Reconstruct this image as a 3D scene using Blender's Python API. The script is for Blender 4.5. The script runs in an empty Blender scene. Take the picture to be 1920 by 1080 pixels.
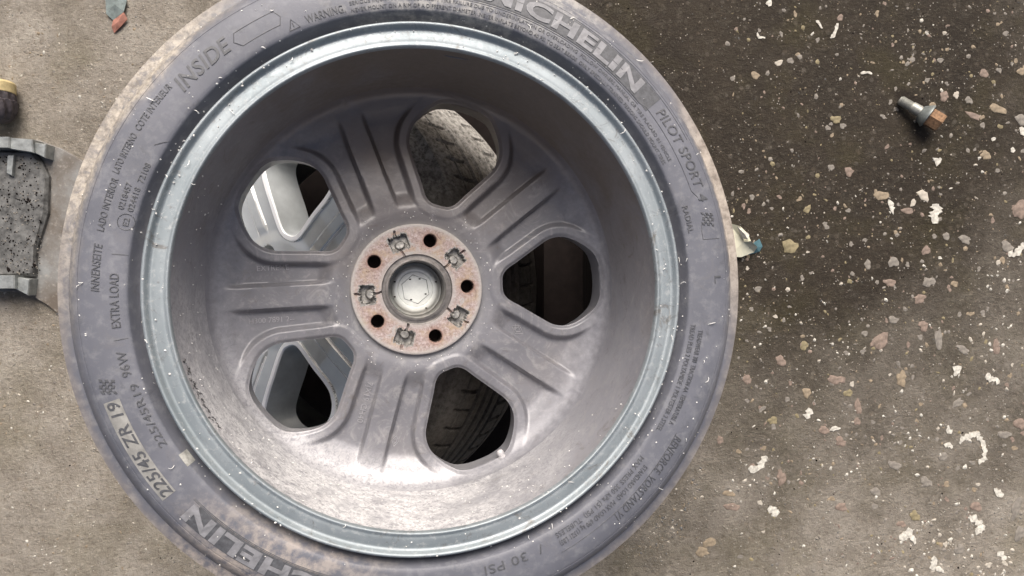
import bpy, math, random
import numpy as np
from mathutils import Vector, Matrix
random.seed(7); rng = np.random.default_rng(7)
S = bpy.context.scene
COL = S.collection
rad = math.radians

# ------------------------------------------------------------------ camera, sky, sun, exposure
H = 1.47                       # camera height above the floor
cam_d = bpy.data.cameras.new('camera'); cam = bpy.data.objects.new('camera', cam_d); COL.objects.link(cam)
cam.location = (0, 0, H); cam.rotation_euler = (0, 0, 0)
cam_d.sensor_width = 36; cam_d.lens = 27; cam_d.clip_start = .02; cam_d.clip_end = 100
S.camera = cam
SUN_EL, SUN_ROT = 46, 4
w = bpy.data.worlds.new("World"); S.world = w; w.use_nodes = True
wn = w.node_tree.nodes; wl = w.node_tree.links
sky = wn.new('ShaderNodeTexSky'); sky.sky_type = 'NISHITA'; sky.sun_disc = False
sky.sun_elevation = rad(SUN_EL); sky.sun_rotation = rad(SUN_ROT); sky.dust_density = 9.0; sky.air_density = .8; sky.ozone_density = 0.0
wn['Background'].inputs['Strength'].default_value = .06
wl.new(sky.outputs[0], wn['Background'].inputs['Color'])
sd = bpy.data.lights.new('sun', 'SUN'); sun = bpy.data.objects.new('sun', sd); COL.objects.link(sun)
sd.energy = 2.0; sd.angle = rad(44); sd.color = (1, .985, .96)
sdir = Vector((math.sin(rad(SUN_ROT)) * math.cos(rad(SUN_EL)), math.cos(rad(SUN_ROT)) * math.cos(rad(SUN_EL)), math.sin(rad(SUN_EL))))
sun.rotation_euler = sdir.to_track_quat('Z', 'Y').to_euler()
S.view_settings.view_transform = 'Standard'; S.view_settings.look = 'None'
S.view_settings.exposure = 1.0; S.view_settings.gamma = 1

# ------------------------------------------------------------------ helpers
def G(px, py, z=0.0):
    """the place on the horizontal plane z that the photograph's pixel shows"""
    d = H - z
    return ((px - 960) / 1440 * d, -(py - 540) / 1440 * d)

def mesh_obj(name, verts, faces, mats, parent=None, smooth=False, mi=None, kind=None, label=None, cat=None, group=None, sharp=None):
    me = bpy.data.meshes.new(name)
    me.from_pydata([tuple(map(float, v)) for v in verts], [], [tuple(map(int, f)) for f in faces])
    for m in (mats if isinstance(mats, (list, tuple)) else [mats]): me.materials.append(m)
    if smooth: me.polygons.foreach_set('use_smooth', [True] * len(me.polygons))
    if mi is not None: me.polygons.foreach_set('material_index', list(map(int, mi)))
    me.update()
    if sharp: me.set_sharp_from_angle(angle=rad(sharp))
    o = bpy.data.objects.new(name, me); COL.objects.link(o)
    if parent: o.parent = parent
    tag(o, label, cat, group, kind)
    return o

def tag(o, label=None, cat=None, group=None, kind=None):
    if label: o['label'] = label
    if cat: o['category'] = cat
    if group: o['group'] = group
    if kind: o['kind'] = kind
    return o

def empty(name, loc, rot=(0, 0, 0), **k):
    o = bpy.data.objects.new(name, None); COL.objects.link(o)
    o.location = loc; o.rotation_euler = rot; o.empty_display_size = .05
    return tag(o, **k)

def lathe(prof, n, rfun=None, closed=False):
    """revolve (r, z) points; rfun(theta array, k, r, z) may modulate -> (r, z) arrays"""
    th = np.linspace(0, 2 * np.pi, n, endpoint=False); V = []; m = len(prof)
    for k, (r, z) in enumerate(prof):
        rr = np.full(n, r); zz = np.full(n, z)
        if rfun: rr, zz = rfun(th, k, rr, zz)
        V.append(np.stack([rr * np.cos(th), rr * np.sin(th), zz], 1))
    V = np.concatenate(V); F = []
    kk = m if closed else m - 1
    for k in range(kk):
        a = k * n; b = ((k + 1) % m) * n
        for i in range(n):
            j = (i + 1) % n
            F.append((a + i, b + i, b + j, a + j))
    return V, F

def smoothprof(pts, sub=6):
    """Catmull-Rom through the profile points"""
    P = [np.array(p, float) for p in pts]; out = []
    for i in range(len(P) - 1):
        p0 = P[max(i - 1, 0)]; p1 = P[i]; p2 = P[i + 1]; p3 = P[min(i + 2, len(P) - 1)]
        for t in np.linspace(0, 1, sub, endpoint=False):
            out.append(.5 * ((2 * p1) + (-p0 + p2) * t + (2 * p0 - 5 * p1 + 4 * p2 - p3) * t * t + (-p0 + 3 * p1 - 3 * p2 + p3) * t ** 3))
    out.append(P[-1]); return [tuple(p) for p in out]

def sstep(a, b, x):
    t = np.clip((x - a) / (b - a), 0, 1); return t * t * (3 - 2 * t)

def tube(path, r, n=6, cap=True):
    path = [Vector(p) for p in path]; V = []; F = []
    for i, p in enumerate(path):
        d = (path[min(i + 1, len(path) - 1)] - path[max(i - 1, 0)]).normalized()
        a = d.orthogonal().normalized(); b = d.cross(a)
        rr = r[i] if hasattr(r, '__len__') else r
        for k in range(n):
            t = 2 * math.pi * k / n; V.append(p + (a * math.cos(t) + b * math.sin(t)) * rr)
    for i in range(len(path) - 1):
        for k in range(n):
            F.append((i * n + k, i * n + (k + 1) % n, (i + 1) * n + (k + 1) % n, (i + 1) * n + k))
    if cap: F.append(tuple(range(n))[::-1]); F.append(tuple(range((len(path) - 1) * n, len(path) * n)))
    return V, F

def join(parts):
    V = []; F = []
    for v, f in parts:
        o = len(V); V += [tuple(p) for p in v]; F += [tuple(i + o for i in q) for q in f]
    return V, F

def text_geo(s, size, extrude, bold=0.0, spacing=1.0, shear=0.0, width=None):
    """flat text as triangles, x along the line, base line at y=0, starting at x=0"""
    c = bpy.data.curves.new('t', 'FONT'); c.body = s; c.size = size; c.extrude = extrude; c.offset = bold
    c.space_character = spacing; c.shear = shear; c.resolution_u = 3
    o = bpy.data.objects.new('t', c); COL.objects.link(o)
    dg = bpy.context.evaluated_depsgraph_get(); me = bpy.data.meshes.new_from_object(o.evaluated_get(dg))
    V = np.array([v.co[:] for v in me.vertices]); F = [tuple(p.vertices) for p in me.polygons]
    bpy.data.objects.remove(o); bpy.data.curves.remove(c); bpy.data.meshes.remove(me)
    V[:, 0] -= V[:, 0].min()
    if width: V[:, 0] *= width / V[:, 0].max()
    return V, F

# ------------------------------------------------------------------ materials
class M:
    def __init__(s, name, rough=.5, metal=0.0, spec=.5):
        s.m = bpy.data.materials.new(name); s.m.use_nodes = True; s.t = s.m.node_tree; s.n = s.t.nodes; s.b = s.n['Principled BSDF']
        s.b.inputs['Roughness'].default_value = rough; s.b.inputs['Metallic'].default_value = metal
        s.b.inputs['Specular IOR Level'].default_value = spec
        s.co = s.n.new('ShaderNodeTexCoord').outputs['Object']
    def link(s, a, b): s.t.links.new(a, b)
    def noise(s, scale, detail=4, rough=.6, vec=None, dist=0):
        n = s.n.new('ShaderNodeTexNoise'); n.inputs['Scale'].default_value = scale; n.inputs['Detail'].default_value = detail
        n.inputs['Roughness'].default_value = rough; n.inputs['Distortion'].default_value = dist
        s.link(vec if vec is not None else s.co, n.inputs['Vector']); return n.outputs['Fac']
    def voro(s, scale, feat='F1', vec=None, rnd=1):
        n = s.n.new('ShaderNodeTexVoronoi'); n.inputs['Scale'].default_value = scale; n.feature = feat
        n.inputs['Randomness'].default_value = rnd
        s.link(vec if vec is not None else s.co, n.inputs['Vector']); return n.outputs
    def ramp(s, fac, stops):
        r = s.n.new('ShaderNodeValToRGB'); e = r.color_ramp.elements
        while len(e) < len(stops): e.new(.5)
        for x, (p, c) in zip(e, stops):
            x.position = p; x.color = (*(c if hasattr(c, '__len__') else (c, c, c)), 1)
        s.link(fac, r.inputs[0]); return r.outputs[0]
    def mix(s, fac, a, b, mode='MIX'):
        n = s.n.new('ShaderNodeMix'); n.data_type = 'RGBA'; n.blend_type = mode
        for v, i in ((fac, 0), (a, 6), (b, 7)):
            if hasattr(v, 'is_linked') or hasattr(v, 'links'): s.link(v, n.inputs[i])
            elif i == 0: n.inputs[0].default_value = v
            else: n.inputs[i].default_value = (*(v if hasattr(v, '__len__') else (v, v, v)), 1)
        return n.outputs[2]
    def math(s, op, a, b=None, c=None, clamp=False):
        n = s.n.new('ShaderNodeMath'); n.operation = op; n.use_clamp = clamp
        for i, v in enumerate((a, b, c)):
            if v is None: continue
            if hasattr(v, 'links'): s.link(v, n.inputs[i])
            else: n.inputs[i].default_value = v
        return n.outputs[0]
    def col(s, v):
        if hasattr(v, 'links'): s.link(v, s.b.inputs['Base Color'])
        else: s.b.inputs['Base Color'].default_value = (*v, 1)
        return s
    def rough(s, v): s.link(v, s.b.inputs['Roughness']); return s
    def metal(s, v): s.link(v, s.b.inputs['Metallic']); return s
    def bump(s, h, strength=.3, dist=.001):
        n = s.n.new('ShaderNodeBump'); n.inputs['Strength'].default_value = strength; n.inputs['Distance'].default_value = dist
        s.link(h, n.inputs['Height']); s.link(n.outputs[0], s.b.inputs['Normal']); return s
    def dist_to(s, p, sx=1, sy=1):
        """distance in the object's xy plane from point p, noise-warped by the caller"""
        sp = s.n.new('ShaderNodeSeparateXYZ'); s.link(s.co, sp.inputs[0])
        dx = s.math('MULTIPLY', s.math('SUBTRACT', sp.outputs[0], p[0]), sx)
        dy = s.math('MULTIPLY', s.math('SUBTRACT', sp.outputs[1], p[1]), sy)
        return s.math('SQRT', s.math('ADD', s.math('MULTIPLY', dx, dx), s.math('MULTIPLY', dy, dy)))

def plain(name, col, rough=.5, metal=0.0, var=.15, scale=60, bump=.2):
    m = M(name, rough, metal)
    n = m.noise(scale)
    m.col(m.ramp(n, [(.3, tuple(c * (1 - var) for c in col)), (.7, tuple(min(1, c * (1 + var)) for c in col))]))
    if bump: m.bump(m.noise(scale * 6), bump, .0005)
    return m.m

# --- concrete floor: dry dusty concrete with a large dark patch right of the wheel, damp plus painted tyre shade
def mat_floor():
    m = M('stained_concrete', .8, 0, .3)
    big = m.noise(1.9, 5, .62); mid = m.noise(9, 6, .68); fine = m.noise(95, 6, .8); grit = m.noise(250, 4, .8)
    dry = m.ramp(mid, [(.28, (.195, .170, .138)), (.5, (.310, .276, .232)), (.72, (.440, .400, .345))])
    dry = m.mix(m.ramp(m.noise(5, 3), [(.5, 0), (.68, .35)]), dry, (.22, .195, .12))
    damp = m.ramp(mid, [(.3, (.030, .023, .016)), (.55, (.044, .034, .0235)), (.8, (.062, .049, .034))])  # dark tone for the damp and for the tyre's shade painted in with it
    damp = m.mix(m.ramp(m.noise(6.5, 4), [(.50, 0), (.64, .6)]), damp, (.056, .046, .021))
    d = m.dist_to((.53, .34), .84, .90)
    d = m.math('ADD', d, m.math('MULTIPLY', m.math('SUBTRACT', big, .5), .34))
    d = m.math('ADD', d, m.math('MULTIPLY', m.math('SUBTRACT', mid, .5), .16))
    damp_shade_mask = m.ramp(d, [(.34, 1), (.86, .0)])
    c = m.mix(damp_shade_mask, dry, damp)
    c = m.mix(m.ramp(m.noise(3.6, 6, .7, dist=.6), [(.36, .42), (.50, 0)]), c, m.mix(damp_shade_mask, (.14, .12, .09), (.022, .016, .011)))
    c = m.mix(m.ramp(m.noise(24, 6, .8), [(.54, 0), (.68, .5)]), c, m.mix(damp_shade_mask, (.33, .30, .26), (.085, .072, .058)))
    # worn face: dark pits, ghostly aggregate under the surface, pale sand
    c = m.mix(m.ramp(fine, [(.32, .75), (.48, 0)]), c, m.mix(damp_shade_mask, (.135, .11, .082), (.030, .023, .018)))
    c = m.mix(m.ramp(fine, [(.54, 0), (.68, .65)]), c, m.mix(damp_shade_mask, (.47, .42, .35), (.125, .11, .088)))
    v1 = m.voro(62); g1 = m.math('MULTIPLY', m.ramp(m.math('ADD', v1['Distance'], m.math('MULTIPLY', fine, .25)), [(.34, 1), (.44, 0)]), m.ramp(m.noise(17, 3), [(.48, 0), (.60, .42)]))
    c = m.mix(m.math('MULTIPLY', g1, m.math('SUBTRACT', 1, m.math('MULTIPLY', damp_shade_mask, .6))), c, m.mix(m.ramp(v1['Color'], [(.3, 0), (.7, 1)]), (.24, .19, .14), (.38, .34, .29)))
    c = m.mix(m.ramp(grit, [(.58, 0), (.70, .5)]), c, m.mix(damp_shade_mask, (.56, .52, .46), (.17, .155, .135)))
    c = m.mix(m.ramp(grit, [(.32, .5), (.42, 0)]), c, m.mix(damp_shade_mask, (.10, .08, .06), (.025, .02, .016)))
    v = m.voro(150); sel = m.noise(40, 2)
    spk = m.math('MULTIPLY', m.ramp(v['Distance'], [(.10, 1), (.24, 0)]), m.ramp(sel, [(.52, 0), (.60, 1)]))
    c = m.mix(spk, c, m.mix(m.ramp(v['Color'], [(.3, 0), (.7, 1)]), (.30, .24, .17), (.62, .58, .52)))
    # the loose bolt's shadow, painted dark into the floor along its upper right
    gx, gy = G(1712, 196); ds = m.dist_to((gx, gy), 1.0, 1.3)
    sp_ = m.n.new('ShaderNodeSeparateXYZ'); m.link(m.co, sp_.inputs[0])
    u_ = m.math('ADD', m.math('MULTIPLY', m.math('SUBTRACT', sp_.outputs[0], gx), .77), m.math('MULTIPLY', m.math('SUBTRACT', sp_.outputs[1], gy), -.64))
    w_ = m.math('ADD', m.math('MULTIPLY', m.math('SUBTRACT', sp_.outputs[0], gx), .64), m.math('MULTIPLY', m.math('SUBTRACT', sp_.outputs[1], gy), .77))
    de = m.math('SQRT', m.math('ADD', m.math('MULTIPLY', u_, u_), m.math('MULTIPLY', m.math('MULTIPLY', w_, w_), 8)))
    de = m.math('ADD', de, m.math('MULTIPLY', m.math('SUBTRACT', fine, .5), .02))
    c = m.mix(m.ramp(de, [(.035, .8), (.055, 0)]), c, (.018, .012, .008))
    m.col(c)
    m.rough(m.ramp(m.math('ADD', damp_shade_mask, m.math('MULTIPLY', m.math('SUBTRACT', fine, .5), .5)), [(0, .88), (1, .72)]))
    h = m.math('ADD', m.math('MULTIPLY', fine, 1.6), m.math('MULTIPLY', grit, .7))
    h = m.math('ADD', h, m.math('MULTIPLY', mid, 2.0)); h = m.math('ADD', h, m.math('MULTIPLY', spk, .5))
    m.bump(h, 1.0, .0042)
    return m.m

# --- grey painted alloy, dusty, with a patch of pale corrosion low on the barrel
def mat_alloy(name, barrel):
    m = M(name, .5, .12)
    n1 = m.noise(14, 5, .6); n2 = m.noise(120, 5, .7); n3 = m.noise(420, 3, .7)
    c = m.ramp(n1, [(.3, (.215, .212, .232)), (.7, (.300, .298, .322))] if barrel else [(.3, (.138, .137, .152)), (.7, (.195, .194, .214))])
    c = m.mix(m.ramp(m.noise(7, 4), [(.5, 0), (.7, .45)]), c, (.15, .125, .105))
    c = m.mix(m.ramp(n2, [(.55, 0), (.75, .3)]), c, (.42, .40, .40))
    c = m.mix(m.ramp(m.noise(24, 6, .75, dist=2.5), [(.52, 0), (.66, .5)]), c, (.33, .32, .315))
    c = m.mix(m.ramp(m.noise(33, 6, .8, dist=1.5), [(.32, .55), (.44, 0)]), c, (.115, .098, .085))
    if barrel:
        d = m.dist_to((-.11, -.19), .80, .95)
        d = m.math('ADD', d, m.math('MULTIPLY', m.math('SUBTRACT', n1, .5), .20))
        patch = m.ramp(d, [(.10, 1), (.24, 0)])
        sp = m.ramp(m.noise(210, 4, .75, dist=1), [(.36, .10), (.56, 1)])
        patch = m.math('MULTIPLY', patch, m.math('MULTIPLY', sp, m.ramp(m.noise(22, 5, .7, dist=1), [(.34, .35), (.56, 1)])))
        c = m.mix(patch, c, (.68, .67, .67))
        br = m.dist_to((.08, .22), .62, 1)
        br = m.math('ADD', br, m.math('MULTIPLY', m.math('SUBTRACT', n1, .5), .22))
        c = m.mix(m.ramp(br, [(.08, .85), (.26, 0)]), c, (.165, .130, .098))
        m.metal(m.math('MULTIPLY', m.math('SUBTRACT', 1, patch), .12))
    else:
        d0 = m.math('ADD', m.dist_to((0, 0)), m.math('MULTIPLY', m.math('SUBTRACT', n1, .5), .03))
        c = m.mix(m.ramp(d0, [(.185, 0), (.222, .8)]), c, m.ramp(n2, [(.35, (.215, .212, .232)), (.65, (.30, .298, .322))]))
        dp = m.math('ADD', m.dist_to((-.11, -.19), .80, .95), m.math('MULTIPLY', m.math('SUBTRACT', n1, .5), .20))
        c = m.mix(m.math('MULTIPLY', m.math('MULTIPLY', m.ramp(dp, [(.06, .8), (.18, 0)]), m.ramp(d0, [(.190, 0), (.222, .9)])), m.ramp(m.noise(210, 4, .75, dist=1), [(.36, .10), (.56, 1)])), c, (.60, .59, .60))
        br = m.math('ADD', m.dist_to((.03, .22), .55, 1), m.math('MULTIPLY', m.math('SUBTRACT', n1, .5), .20))
        c = m.mix(m.ramp(br, [(.05, .75), (.17, 0)]), c, (.135, .102, .078))
        m.b.inputs['Coat Weight'].default_value = .25; m.b.inputs['Coat Roughness'].default_value = .28
        d = m.dist_to((0, 0))
        c = m.mix(m.ramp(m.math('ADD', d, m.math('MULTIPLY', n2, .03)), [(.082, .6), (.100, 0)]), c, (.215, .21, .205))
    m.col(c)
    m.rough(m.ramp(n2, [(.3, .40), (.7, .62)] if barrel else [(.3, .34), (.7, .58)]))
    m.bump(m.math('ADD', n2, m.math('MULTIPLY', n3, .5)), .22, .0008)
    return m.m

def mat_lip():
    m = M('bare_lip_metal', .36, .45)
    n = m.noise(160, 5, .7); n1 = m.noise(11, 4)
    c = m.ramp(n1, [(.3, (.235, .27, .29)), (.7, (.34, .375, .395))])
    c = m.mix(m.ramp(n, [(.56, 0), (.72, .5)]), c, (.60, .60, .59))
    c = m.mix(m.ramp(m.noise(45, 6, .8, dist=2), [(.56, 0), (.66, .6)]), c, (.17, .165, .16))
    c = m.mix(m.ramp(m.noise(70, 6, .85, dist=4), [(.60, 0), (.66, .7)]), c, (.62, .62, .61))
    c = m.mix(m.ramp(m.noise(26, 6, .8, dist=1), [(.58, 0), (.66, .75)]), c, (.16, .145, .13))
    m.col(c); m.rough(m.ramp(n, [(.3, .42), (.7, .66)])); m.bump(n, .12, .0004); return m.m

def mat_rubber():
    m = M('weathered_rubber', .55, 0, .5)
    n1 = m.noise(9, 5, .65); n2 = m.noise(90, 5, .7); n3 = m.noise(500, 2)
    c = m.ramp(n1, [(.3, (.102, .106, .126)), (.7, (.150, .154, .180))])
    c = m.mix(m.ramp(n2, [(.50, 0), (.74, .45)]), c, (.275, .278, .29))
    c = m.mix(m.ramp(m.noise(28, 5, .7, dist=1.5), [(.56, 0), (.72, .22)]), c, (.19, .175, .160))
    c = m.mix(m.ramp(m.noise(13, 6, .8, dist=3), [(.30, .55), (.42, 0)]), c, (.072, .072, .078))
    # dusty brown grime towards the shoulder and chalky kerb scuffing on the left shoulder
    sp = m.n.new('ShaderNodeSeparateXYZ'); m.link(m.co, sp.inputs[0])
    r = m.dist_to((0, 0)); rw = m.math('ADD', r, m.math('MULTIPLY', m.math('SUBTRACT', n2, .5), .012))
    c = m.mix(m.ramp(rw, [(.325, 0), (.339, .65)]), c, m.ramp(n2, [(.3, (.15, .12, .095)), (.6, (.30, .255, .21))]))
    d = m.dist_to((-.285, .165), 1.0, .62)
    d = m.math('ADD', d, m.math('MULTIPLY', m.math('SUBTRACT', n1, .5), .10))
    sc = m.math('MULTIPLY', m.ramp(d, [(.06, 1), (.14, 0)]), m.ramp(m.math('ADD', r, m.math('MULTIPLY', m.math('SUBTRACT', n1, .5), .03)), [(.311, 0), (.319, 1)]))
    sc = m.math('MULTIPLY', sc, m.ramp(m.noise(60, 4, .7, dist=2), [(.35, .35), (.55, 1)]))
    c = m.mix(sc, c, m.ramp(m.noise(130, 5, .75), [(.35, (.17, .15, .13)), (.6, (.47, .42, .355))]))
    d4 = m.dist_to((.315, .10), 1.0, .45)
    s4 = m.math('MULTIPLY', m.ramp(d4, [(.03, 1), (.075, 0)]), m.ramp(m.math('ADD', r, m.math('MULTIPLY', m.math('SUBTRACT', n2, .5), .02)), [(.318, 0), (.323, 1)]))
    c = m.mix(s4, c, m.ramp(n2, [(.35, (.20, .17, .145)), (.6, (.42, .37, .32))]))
    d2 = m.dist_to((.05, .31), .45, 1.0)
    c = m.mix(m.math('MULTIPLY', m.ramp(d2, [(.02, .7), (.09, 0)]), m.ramp(n2, [(.4, 0), (.6, 1)])), c, (.5, .48, .44))
    d3 = m.dist_to((-.16, -.27), .7, 1.0)
    c = m.mix(m.math('MULTIPLY', m.ramp(m.math('ADD', d3, m.math('MULTIPLY', n1, .05)), [(.05, .8), (.12, 0)]), m.ramp(n2, [(.38, 0), (.6, 1)])), c, (.40, .345, .30))
    m.col(c); m.rough(m.ramp(n2, [(.3, .42), (.7, .72)]))
    m.bump(m.math('ADD', n2, m.math('MULTIPLY', n3, .4)), .22, .0007); return m.m

def mat_hub():
    m = M('rusty_hub_face', .7, .1)
    n1 = m.noise(60, 5, .7); n2 = m.noise(300, 4, .75)
    c = m.ramp(n2, [(.35, (.20, .145, .13)), (.5, (.34, .265, .25)), (.68, (.50, .43, .415))])
    c = m.mix(m.ramp(n1, [(.48, 0), (.66, .7)]), c, (.36, .27, .17))
    c = m.mix(m.ramp(m.noise(48, 6, .8, dist=2), [(.56, 0), (.64, .8)]), c, (.36, .35, .34))
    c = m.mix(m.ramp(m.noise(85, 5, .8, dist=1), [(.33, .85), (.42, 0)]), c, (.14, .075, .05))
    dr = m.math('ADD', m.dist_to((0, 0)), m.math('MULTIPLY', m.math('SUBTRACT', n1, .5), .006))
    c = m.mix(m.ramp(dr, [(.0695, 0), (.0735, .7)]), c, (.40, .39, .375))
    c = m.mix(m.ramp(dr, [(.0425, .6), (.0455, 0)]), c, (.36, .35, .34))
    for k in range(5):
        a_ = rad(3.2 + 72 * k); dh = m.math('ADD', m.dist_to((.0583 * math.cos(a_), .0583 * math.sin(a_))), m.math('MULTIPLY', m.math('SUBTRACT', n1, .5), .010))
        c = m.mix(m.ramp(dh, [(.0085, .55), (.0125, 0)]), c, (.24, .125, .085))
    m.col(c); m.bump(n2, .5, .0007); return m.m

def mat_silver():
    m = M('bright_silver_face', .22, .45)
    n = m.noise(30, 4); m.col(m.ramp(n, [(.3, (.56, .57, .56)), (.7, (.68, .69, .68))]))
    m.rough(m.ramp(m.noise(120, 4), [(.3, .12), (.75, .28)])); return m.m

def mat_tread():
    m = M('tread_rubber_lit_patch', .8, 0, .3)
    n = m.noise(35, 5, .7); n2 = m.noise(160, 5, .75)
    c = m.ramp(n, [(.3, (.022, .019, .016)), (.7, (.050, .042, .036))])
    md = m.dist_to((.24, .24), 1, 1)
    lit_patch = m.math('MULTIPLY', m.ramp(n2, [(.36, .2), (.60, 1)]), m.ramp(m.math('ADD', md, m.math('MULTIPLY', n, .06)), [(.10, 1), (.17, .12)]))
    c = m.mix(lit_patch, c, (.46, .44, .41))  # painted light: pale where daylight through the top opening falls on the tread
    m.col(c); m.bump(m.math('ADD', n2, n), .6, .0015); return m.m

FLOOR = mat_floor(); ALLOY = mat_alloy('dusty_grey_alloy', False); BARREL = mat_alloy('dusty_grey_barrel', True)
LIP = mat_lip(); RUBBER = mat_rubber(); HUB = mat_hub(); SILVER = mat_silver(); TREAD = mat_tread()
LETTER = plain('pale_scuffed_rubber', (.215, .215, .228), .55, 0, .25, 120)
LETTER2 = plain('moulded_rubber', (.150, .150, .165), .5, 0, .2, 120)
DARKRUB = plain('dark_serrated_rubber', (.085, .087, .095), .5, 0, .3, 250)
BAREMETAL = plain('cast_bare_metal', (.27, .26, .245), .5, .45, .5, 220, .6)
CAPMETAL = plain('satin_cap_metal', (.80, .82, .78), .35, .3, .10, 90)
DARK = plain('black_rubber', (.009, .0065, .006), .9, 0, .3, 60); DARK.node_tree.nodes['Principled BSDF'].inputs['Specular IOR Level'].default_value = .12
RUST = plain('orange_rust', (.23, .135, .075), .85, .1, .5, 260, .8)
ZINC = plain('dull_zinc', (.34, .34, .31), .5, .5, .25, 200)
GREYSTEEL = plain('dull_grey_steel', (.20, .22, .215), .5, .4, .3, 90, .5)
DIRT = plain('oily_dirt', (.105, .104, .100), .42, 0, .65, 75, 1.0)
CHIP = plain('white_paint_chip', (.50, .475, .42), .85, 0, .38, 170, .8)
SWARF = plain('pale_swarf', (.78, .77, .74), .5, .1, .15, 120, 0)
PAPER = plain('cream_paper', (.80, .77, .60), .8, 0, .10, 60)
TEAL = plain('teal_plastic', (.10, .20, .23), .5, 0, .3, 60)
STONES = [plain('pebble_tan', (.245, .195, .135), .8, 0, .35, 130, .5), plain('pebble_pink', (.205, .155, .125), .8, 0, .4, 130, .5),
          plain('pebble_grey', (.20, .18, .155), .8, 0, .35, 130, .5), plain('pebble_ochre', (.215, .180, .105), .8, 0, .4, 130, .5),
          plain('pebble_pale', (.42, .38, .32), .8, 0, .25, 130, .5)]

# ------------------------------------------------------------------ floor
n = 61; xs = np.linspace(-6, 6, n)
V = [(x, y, 0) for y in xs for x in xs]; F = [(j * n + i, j * n + i + 1, (j + 1) * n + i + 1, (j + 1) * n + i) for j in range(n - 1) for i in range(n - 1)]
ground = mesh_obj('ground', V, F, FLOOR, kind='structure', label='dusty concrete floor with a large dark patch, damp and painted tyre shade')

# ------------------------------------------------------------------ wheels: spoke discs
def window_contour(pts, N=None):
    """closed smooth contour from half (tangential >= 0) points, symmetric about the axis"""
    half = list(pts); full = half + [(a, -b) for a, b in half[::-1] if b > 1e-9]
    P = np.array(full, float); m = len(P); out = []
    for i in range(m):
        p0, p1, p2, p3 = P[i - 1], P[i], P[(i + 1) % m], P[(i + 2) % m]
        L = np.linalg.norm(p2 - p1); k = max(2, int(L / .0015))
        a = .5
        t0 = 0; t1 = t0 + np.linalg.norm(p1 - p0) ** a; t2 = t1 + L ** a; t3 = t2 + np.linalg.norm(p3 - p2) ** a
        for t in np.linspace(t1, t2, k, endpoint=False):
            A1 = (t1 - t) / (t1 - t0) * p0 + (t - t0) / (t1 - t0) * p1; A2 = (t2 - t) / (t2 - t1) * p1 + (t - t1) / (t2 - t1) * p2
            A3 = (t3 - t) / (t3 - t2) * p2 + (t - t2) / (t3 - t2) * p3
            B1 = (t2 - t) / (t2 - t0) * A1 + (t - t0) / (t2 - t0) * A2; B2 = (t3 - t) / (t3 - t1) * A2 + (t - t1) / (t3 - t1) * A3
            out.append((t2 - t) / (t2 - t1) * B1 + (t - t1) / (t2 - t1) * B2)
    return np.array(out)

def dist_poly(X, Y, C):
    D = np.full(X.shape, 9.0); C2 = np.roll(C, -1, 0)
    for (ax, ay), (bx, by) in zip(C, C2):
        vx, vy = bx - ax, by - ay; L = vx * vx + vy * vy + 1e-12
        t = np.clip(((X - ax) * vx + (Y - ay) * vy) / L, 0, 1)
        D = np.minimum(D, np.hypot(X - ax - t * vx, Y - ay - t * vy))
    return D

def disc_sector(C, cen, r0, r1, K, hfun, wall, wall_dz, draft, wall_steps=4):
    """one 72 degree sector: loops from the window contour out to the sector's boundary"""
    N = 264; phi = (np.arange(N) + .5) / N * 2 * np.pi
    h36 = rad(36)
    def boundary(f):
        d = np.array([math.cos(f), math.sin(f)]); best = 9.
        for sg in (1, -1):
            nx, ny = -math.sin(sg * h36), math.cos(sg * h36)   # line through the origin at +-36 deg
            den = d[0] * nx + d[1] * ny
            if abs(den) > 1e-9:
                t = -(cen * nx) / den
                if t > 1e-6: best = min(best, t)
        b = 2 * cen * d[0]
        disc = b * b - 4 * (cen * cen - r1 * r1); t = (-b + math.sqrt(disc)) / 2; best = min(best, t)
        disc = b * b - 4 * (cen * cen - r0 * r0)
        if disc > 0:
            t = (-b - math.sqrt(disc)) / 2
            if t > 0: best = min(best, t)
        return best
    # extra rays through the four corners
    corners = [math.atan2(r * math.sin(a), r * math.cos(a) - cen) for r in (r0, r1) for a in (h36, -h36)]
    phi = list(phi)
    for c in corners:
        c %= 2 * math.pi; i = int(np.argmin([abs(p - c) for p in phi])); phi[i] = c
    # keep it mirror-symmetric
    ca = np.arctan2(C[:, 1], C[:, 0] - cen) % (2 * np.pi); o = np.argsort(ca); ca = ca[o]; cr = np.hypot(C[o, 0] - cen, C[o, 1])
    ca = np.concatenate([ca[-3:] - 2 * np.pi, ca, ca[:3] + 2 * np.pi]); cr = np.concatenate([cr[-3:], cr, cr[:3]])
    inner = np.interp(phi, ca, cr); outer = np.array([boundary(p) for p in phi])
    tt = np.linspace(0, 1, K) ** 1.15
    R = inner[None] * (1 - tt[:, None]) + outer[None] * tt[:, None]
    ph = np.array(phi)
    X = cen + R * np.cos(ph)[None]; Y = R * np.sin(ph)[None]
    D = dist_poly(X, Y, C); Z = hfun(X, Y, D)
    # wall loops under the contour
    Xw = []; Yw = []; Zw = []
    for k in range(1, wall_steps + 1):
        q = k / wall_steps; rr = inner - draft * q
        Xw.append(cen + rr * np.cos(ph)); Yw.append(rr * np.sin(ph)); Zw.append(Z[0] * (1 - q) + q * (wall if wall_dz is None else Z[0] - wall_dz))
    X = np.concatenate([np.array(Xw)[::-1], X]); Y = np.concatenate([np.array(Yw)[::-1], Y]); Z = np.concatenate([np.array(Zw)[::-1], Z])
    return X, Y, Z, wall_steps

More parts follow.
